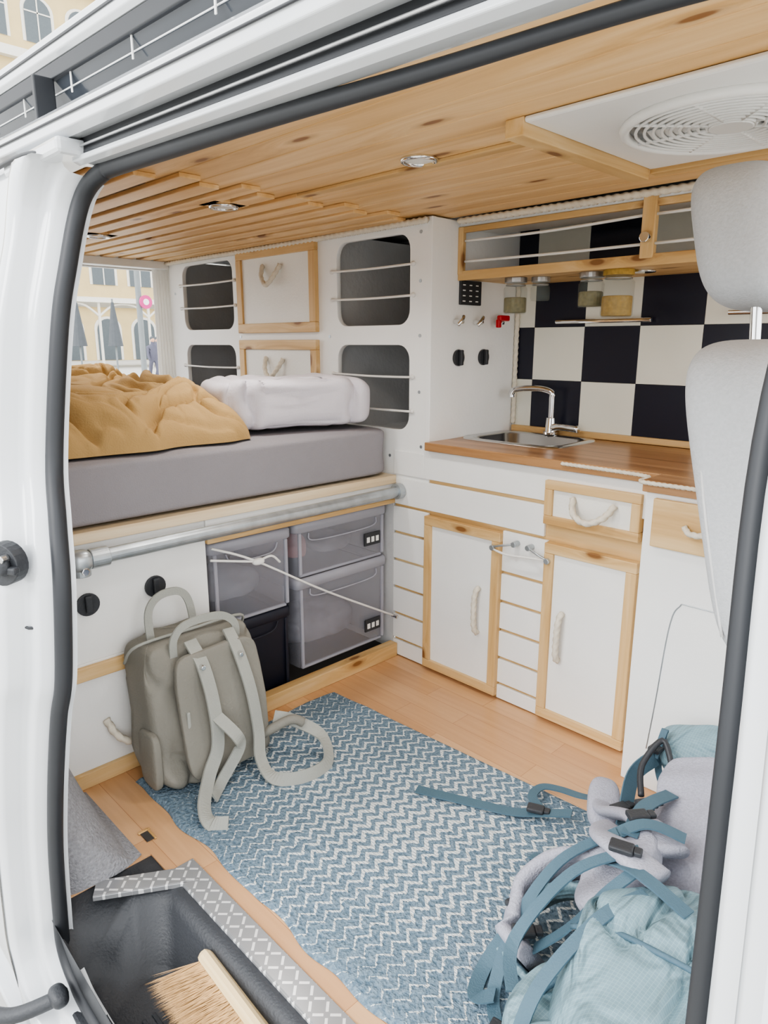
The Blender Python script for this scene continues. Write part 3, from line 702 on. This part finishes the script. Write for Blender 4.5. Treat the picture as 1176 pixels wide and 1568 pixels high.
# ------------------------------------------------------------------ front seat
sg_=grp('car_seat')
def sdisp(p):
    q=p.copy(); q.x+=-.24*p.z+.012*math.cos(p.y*9); return q
sell('backrest',(1.205,-.365,.785),(.15,.47,.44),SEATM,sg_,e=.45,e2=.35,disp=sdisp,nu=80,nv=50)
def hdisp(p):
    q=p.copy(); q.x-=.2*p.z; q.x*=1+.5*p.z; return q
sell('headrest',(1.107,-.355,1.145),(.13,.27,.20),SEATM,sg_,e=.55,e2=.55,disp=hdisp,nu=60,nv=40)
for i,yy in enumerate((-.425,-.285)): cyl('post_%d'%i,(1.14,yy,.96),(1.13,yy,1.10),.0075,CHROME,sg_)
sell('cushion',(1.55,-.365,.46),(.52,.45,.15),SEATM,sg_,e=.35)
box('pedestal',1.42,1.75,-.55,-.18,.0,.40,BLACK,sg_,.01)
tube('side_seam',[(1.130,-.585,.94),(1.155,-.597,.8),(1.195,-.59,.62)],.002,GREYIN,sg_)
# ------------------------------------------------------------------ grey backpack
bg=grp('backpack')
def bdisp(p):
    q=p.copy(); k=(p.z+.165)/.33
    q.x+=-.06*k+noise.noise(p*14)*.014; q.y+=noise.noise(p*11+Vector((5,5,5)))*.016; q.z+=noise.noise(p*10)*.008
    q.x-=.012*math.exp(-((noise.noise(p*9+Vector((1,7,2))))/.10)**2)
    q.y+=.008*math.sin(p.z*30)*(1-k)
    q.y*=1-.07*k; q.x+=.008*math.sin(p.z*55+p.y*24)*(1-k); return q
sell('body',(.124,-.765,.172),(.130,.31,.338),BP,bg,e=.34,e2=.26,nu=120,nv=80,disp=bdisp)
sell('side_pocket',(.130,-.912,.085),(.080,.025,.14),BP,bg,e=.5)
sell('front_panel',(.182,-.75,.175),(.022,.22,.29),BP,bg,e=.3,disp=lambda p:Vector((p.x-.17*p.z+noise.noise(p*13)*.010,p.y,p.z)))
for i,yy in enumerate((-.845,-.68)): box('side_trim_%d'%i,.182,.194,yy-.004,yy+.004,.05,.20,BPS,bg,.002)
strap('carry_handle_rear',[(.07,-.86,.32),(.06,-.858,.40),(.06,-.83,.435),(.06,-.78,.435),(.06,-.755,.40),(.07,-.75,.32)],.018,.005,BPS,bg,up=(1,0,.01))
strap('carry_handle_front',[(.13,-.84,.31),(.13,-.835,.355),(.13,-.80,.380),(.13,-.72,.378),(.13,-.68,.35),(.13,-.675,.31)],.018,.005,BPS,bg,up=(1,0,.01))
tube('zipper',[(.04,-.915,.29),(.08,-.90,.340),(.09,-.77,.347),(.08,-.63,.340),(.05,-.615,.29)],.0035,BPS,bg)
strap('shoulder_strap_a',[(.135,-.80,.340),(.18,-.795,.29),(.208,-.79,.20),(.223,-.795,.11),(.24,-.83,.06),(.29,-.875,.03),(.33,-.885,.015),(.36,-.86,.014)],.032,.005,BPS,bg,up=(.9,.1,.4))
strap('shoulder_strap_b',[(.135,-.70,.340),(.18,-.70,.29),(.208,-.69,.20),(.223,-.685,.10),(.25,-.70,.045),(.30,-.70,.018),(.345,-.65,.018),(.345,-.575,.022),(.29,-.545,.055),(.235,-.585,.09),(.195,-.62,.10)],.030,.005,BPS,bg,up=(.9,.1,.4))
strap('shoulder_strap_c',[(.208,-.79,.18),(.25,-.76,.13),(.24,-.75,.09),(.24,-.80,.03),(.27,-.84,.022)],.028,.005,BPS,bg,up=(.9,.1,.4))
tube('strap_tab',[(.20,-.66,.07),(.235,-.60,.10),(.255,-.575,.09)],.012,BP,bg)
for i,yy in enumerate((-.80,-.70)): cyl('rivet_%d'%i,(.178,yy,.292),(.192,yy,.292),.006,CHROME,bg,12)
# ------------------------------------------------------------------ blue hiking pack
hp=grp('hiking_backpack')
def hd(p):
    q=p.copy(); q+=Vector((noise.noise(p*8),noise.noise(p*8+Vector((4,0,0))),noise.noise(p*7+Vector((0,6,0)))))*.032
    n=noise.noise(Vector((p.x*11,p.y*4,p.z*11))); q.z-=.016*math.exp(-(n/.08)**2)
    return q
def clampz(z0):
    def f_(p):
        q=hd(p); q.z=max(q.z,z0); return q
    return f_
sell('main_sack',(1.245,-.725,.118),(.32,.36,.215),BLUE,hp,e=.65,e2=.6,nu=130,nv=80,disp=clampz(-.108),rot=(0,0,math.radians(12)))
sell('side_pocket',(1.135,-.80,.075),(.15,.22,.12),BLUE,hp,e=.6,nu=90,nv=50,disp=clampz(-.065),rot=(0,0,math.radians(15)))
sell('upper_sack',(1.26,-.38,.085),(.24,.42,.15),BLUE,hp,e=.6,nu=80,nv=50,disp=clampz(-.075))
sell('top_lid',(1.045,-.175,.195),(.15,.10,.075),BLUE,hp,e=.6,disp=lambda p:p+Vector((0,0,noise.noise(p*12)*.02)),rot=(.2,-.2,.3))
tube('lid_frame',[(1.0,-.155,.17),(.985,-.16,.09),(.99,-.18,.012)],.010,TEAL,hp)
tube('sack_seam',[(1.08,-.72,.165),(1.15,-.735,.215),(1.22,-.74,.232),(1.30,-.72,.22)],.004,TEAL,hp)
tube('pocket_hem',[(1.07,-.84,.09),(1.10,-.79,.135),(1.15,-.74,.145)],.005,TEAL,hp)
def ribbed(p):
    q=p.copy(); q.z+=.004*math.sin(p.y*75)*(1 if p.z>0 else 0); return q
sell('back_pad',(1.125,-.40,.165),(.13,.34,.045),LILAC,hp,e=.4,rot=(math.radians(18),math.radians(-20),math.radians(14)),nu=80,nv=40,disp=ribbed)
sell('lumbar_pad',(1.085,-.585,.175),(.12,.16,.05),LILAC,hp,e=.5,rot=(math.radians(22),math.radians(-25),math.radians(5)),nu=60,nv=30,disp=ribbed)
sell('shoulder_pad_end',(.925,-.325,.085),(.065,.13,.04),LILAC,hp,e=.7,rot=(.2,.1,.5))
padstrap('hip_belt_pad',[(1.12,-.60,.15),(1.04,-.56,.145),(.975,-.58,.12),(.945,-.64,.085),(.965,-.70,.06),(1.02,-.72,.055)],.095,.028,LILAC,hp,up=(.25,-.35,-.2))
padstrap('hip_belt_shell',[(1.13,-.62,.12),(1.05,-.585,.11),(.985,-.60,.085),(.958,-.645,.055),(.978,-.715,.035),(1.05,-.74,.035)],.06,.014,BLUE,hp,up=(.25,-.35,-.2))
padstrap('shoulder_pad_a',[(1.14,-.52,.21),(1.07,-.47,.20),(1.0,-.40,.14),(.955,-.36,.10),(.93,-.32,.085)],.062,.022,LILAC,hp,up=(.2,.1,1))
padstrap('shoulder_pad_b',[(1.16,-.62,.235),(1.09,-.60,.235),(1.04,-.55,.20),(1.03,-.49,.17)],.055,.022,LILAC,hp,up=(.2,.1,1))
W_=.022
def web(name,P,w=W_,up=(0,0,1)): strap(name,P,w,.003,TEAL,hp,up=up)
web('web_long',[(.555,-.487,.012),(.60,-.468,.012),(.70,-.425,.013),(.76,-.40,.016),(.82,-.37,.03),(.87,-.35,.045)],.026)
web('web_loop',[(.82,-.37,.03),(.77,-.345,.03),(.765,-.30,.03),(.80,-.285,.035),(.86,-.29,.05),(.92,-.30,.08)],.02)
web('web_a',[(1.00,-.42,.03),(.985,-.36,.09),(.965,-.29,.15),(.985,-.24,.18)],.036,(1,-.4,.3))
web('web_b',[(1.0,-.38,.12),(1.05,-.33,.165),(1.11,-.28,.20)],.028)
web('web_c',[(.985,-.24,.18),(.99,-.215,.235),(.985,-.22,.15),(1.03,-.27,.12)],.014)
web('web_d',[(.86,-.48,.014),(.92,-.49,.03),(.985,-.48,.05),(1.03,-.50,.10)],.020)
web('web_e',[(1.06,-.55,.22),(1.0,-.62,.17),(.975,-.70,.09),(.99,-.78,.02),(1.04,-.83,.018)],.02)
web('web_f',[(1.12,-.60,.25),(1.05,-.67,.21),(1.01,-.76,.12),(1.05,-.82,.10)],.02)
web('web_g',[(.955,-.70,.05),(.95,-.75,.016),(.97,-.80,.014),(1.0,-.79,.03)],.024)
web('web_h',[(1.15,-.50,.23),(1.09,-.52,.235),(1.04,-.57,.20)],.024)
web('web_i',[(1.22,-.66,.24),(1.13,-.64,.245),(1.05,-.60,.19)],.022)
web('web_j',[(1.07,-.36,.20),(1.06,-.45,.215),(1.08,-.55,.225)],.026)
web('web_k',[(1.16,-.66,.235),(1.13,-.74,.225),(1.10,-.84,.16),(1.10,-.90,.08)],.02)
web('web_l',[(1.03,-.49,.18),(.98,-.50,.10),(.95,-.53,.05),(.99,-.56,.06)],.018)
web('web_m',[(1.02,-.72,.08),(1.06,-.70,.13),(1.10,-.68,.20),(1.13,-.64,.24)],.02)
def buckle(k,c,r=0):
    M=Matrix.Translation(c)@Matrix.Rotation(r,4,'Z')
    box('buckle_%d'%k,-.018,.018,-.012,.012,-.005,.005,BLACK,hp,.003,M); box('buckle_prong_%d'%k,.018,.030,-.008,.008,-.004,.004,BLACK,hp,.002,M)
for k,(c,r) in enumerate((((.80,-.378,.034),.4),((.975,-.36,.12),1.2),((1.07,-.50,.23),.9),((1.10,-.62,.255),.3),((.96,-.68,.10),1.3),((1.0,-.72,.10),.8),((.985,-.235,.20),1.5),((.98,-.33,.11),.2),((1.04,-.83,.03),.2),((1.05,-.42,.20),1.0))): buckle(k,c,r)
tube('tube_hose',[(1.03,-.27,.20),(1.0,-.25,.23),(.985,-.30,.19),(1.01,-.35,.16)],.006,BLACK,hp)
# ------------------------------------------------------------------ brush on the step
bs=grp('scrub_brush')
BM=Matrix.Translation((.735,-1.055,-.045))@Matrix.Rotation(math.radians(-3),4,'Z')@Matrix.Rotation(math.radians(-55),4,'X')
box('block',-.165,.165,-.028,.028,.0,.024,WBR,bs,.010,BM)
V=[];Fc=[]
for i in range(7000):
    x=random.uniform(-.155,.155); yy=random.uniform(-.024,.024)
    l=random.uniform(.065,.085); dx=x*.18+random.uniform(-.016,.012)-.014; dy=yy*.8+random.uniform(-.014,.014); r=.0007
    a=BM@Vector((x,yy,.002)); b_=BM@Vector((x+dx,yy+dy,-l)); b_.z=max(b_.z,-.133); s=len(V)
    V+=[a+Vector((r,0,0)),a+Vector((-r,0,r)),a+Vector((0,r,-r)),b_]; Fc+=[(s,s+1,s+3),(s+1,s+2,s+3),(s+2,s,s+3)]
mesh('bristles',V,Fc,COIR,bs)
# ------------------------------------------------------------------ outside
mesh('pavement_ground',[(-120,-60,-.55),(60,-60,-.55),(60,120,-.55),(-120,120,-.55)],[(0,1,2,3)],PAVE)
bf=grp('arcade_building')
box('main_facade',-66,-62,-10,80,-.55,34,FACY,bf,0)
for k in range(26):
    yy=-8+k*3.4
    for zf,zh in ((-.5,3.6),(6,3.2),(12,3.2),(18,3.2),(24,3.2)):
        P=[(-1,0),(1,0),(1,zh-1)]+[(math.cos(t),zh-1+math.sin(t)) for t in [math.pi*q/10 for q in range(1,10)]]+[(-1,zh-1)]
        for sc,xo,m_ in ((1.25,-61.98,FACW),(1.0,-61.93,FACD)):
            mesh('arch_%d_%d'%(k,zf),[(xo,yy+a*sc,zf+b_*(sc if sc==1 else 1.06)) for a,b_ in P],[tuple(range(len(P)))],m_,bf)
        if zf>0:
            box('mullion_%d_%d'%(k,zf),-61.92,-61.9,yy-.05,yy+.05,zf,zf+zh,FACW,bf,0); box('transom_%d_%d'%(k,zf),-61.92,-61.9,yy-1,yy+1,zf+zh-1.1,zf+zh-1,FACW,bf,0)
for z in (4.2,10.5,16.5,22.5,28.5): box('cornice_%d'%z,-62,-61.4,-10,80,z,z+.7,FACW,bf,0)
cn=grp('arcade_canopy'); box('roof',-48,-42,0,50,3.4,3.6,FACW,cn,0)
for k in range(15):
    cyl('post_%d'%k,(-42.3,1+k*3.2,-.55),(-42.3,1+k*3.2,3.4),.09,FACW,cn,8,b=0)
    tube('arch_%d'%k,[(-42.3,1+k*3.2,2.6),(-42.3,1.8+k*3.2,3.2),(-42.3,2.6+k*3.2,3.35),(-42.3,3.4+k*3.2,3.2),(-42.3,4.2+k*3.2,2.6)],.07,FACW,cn)
lp=grp('street_lamp'); cyl('pole',(-12,5.0,-.55),(-12,5.0,3.6),.055,POLE,lp,12); sell('lamp_head',(-12,5.0,3.7),(.3,.3,.35),POLE,lp,e=.8)
cyl('sign_disc',(-11.93,5.1,1.78),(-11.90,5.1,1.78),.13,PINK,lp); cyl('sign_mark',(-11.9,5.1,1.78),(-11.895,5.1,1.78),.06,PAPER,lp)
for (x,yy) in ((-20,8.0),(-21,7.3)):
    g=grp('closed_parasol'); cyl('pole',(x,yy,-.55),(x,yy,2.3),.03,POLE,g,8); cyl('canopy',(x,yy,.9),(x,yy,2.2),.22,UMB,g,12,r2=.04)
def person(x,yy,ph):
    g=grp('person')
    me=bpy.data.meshes.new('body'); z0=-.55
    J=[(0,0,.95),(0,0,1.2),(0,0,1.42),(0,0,1.52),(0,0,1.66),(0,.10,.92),(.12*ph,.11,.5),(.02,.11,.06),(.14,.11,.03),(0,-.10,.92),(-.10*ph,-.11,.5),(-.2,-.11,.06),(-.08,-.11,.03),(0,.19,1.4),(-.04,.24,1.12),(.1,.24,.9),(0,-.19,1.4),(.04,-.24,1.12),(.14,-.24,.9)]
    E=[(0,1),(1,2),(2,3),(3,4),(0,5),(5,6),(6,7),(7,8),(0,9),(9,10),(10,11),(11,12),(2,13),(13,14),(14,15),(2,16),(16,17),(17,18)]
    Rr=[.14,.13,.15,.05,.10,.09,.065,.045,.04,.09,.065,.045,.04,.06,.045,.035,.06,.045,.035]
    me.from_pydata([(x+a,yy+b_,z0+c) for a,b_,c in J],E,[]); ob=bpy.data.objects.new('body',me); COL.objects.link(ob); ob.parent=g; me.materials.append(PERSON)
    m=ob.modifiers.new('skin','SKIN')
    for v,r in zip(me.skin_vertices[0].data,Rr): v.radius=(r,r)
    me.skin_vertices[0].data[0].use_root=True
    ob.modifiers.new('sub','SUBSURF').levels=1
    sell('head',(x,yy,z0+1.66),(.18,.16,.23),SKIN,g,e=1,nu=16,nv=12); sell('hair',(x-.015,yy,z0+1.70),(.19,.175,.19),UMB,g,e=1,nu=16,nv=12)
person(-24,11.2,1); person(-25,11.9,-1)
# ------------------------------------------------------------------ light, world, camera
w=bpy.data.worlds.new('world'); SC.world=w; w.use_nodes=True
bgk=w.node_tree.nodes['Background']; bgk.inputs[0].default_value=(.965,.985,1.0,1); bgk.inputs[1].default_value=1.7
sun=bpy.data.lights.new('sun','SUN'); sun.energy=1.0; sun.angle=math.radians(30); so=bpy.data.objects.new('sun',sun); COL.objects.link(so)
so.rotation_euler=(math.radians(55),0,math.radians(-10))
for i,(x,yy) in enumerate(((.512,-.455),(-.103,-.501),(-.804,-.52))):
    l=bpy.data.lights.new('spot_bulb','SPOT'); l.energy=6; l.spot_size=math.radians(160); l.spot_blend=1; l.shadow_soft_size=.05; l.color=(1,.98,.94)
    o=bpy.data.objects.new('spot_bulb',l); COL.objects.link(o); o.location=(x,yy,1.315)
SC.view_settings.view_transform='AgX'; SC.view_settings.exposure=1.08; SC.view_settings.look='AgX - Medium High Contrast'
th=math.radians(13.73); yw=math.radians(45.5)
Fv=Vector((-math.sin(yw),math.cos(yw),0)); Rv=Vector((Fv.y,-Fv.x,0))
fw=Fv*math.cos(th)+Vector((0,0,-math.sin(th))); upv=Fv*math.sin(th)+Vector((0,0,math.cos(th)))
cd=bpy.data.cameras.new('camera'); co=bpy.data.objects.new('camera',cd); COL.objects.link(co)
cd.sensor_fit='HORIZONTAL'; cd.sensor_width=36; cd.lens=36*1060/1176; cd.clip_start=.02; cd.clip_end=300
M=Matrix((Rv,upv,-fw)).transposed().to_4x4(); M.translation=Vector((1.49,-1.51,1.0)); co.matrix_world=M
SC.camera=co
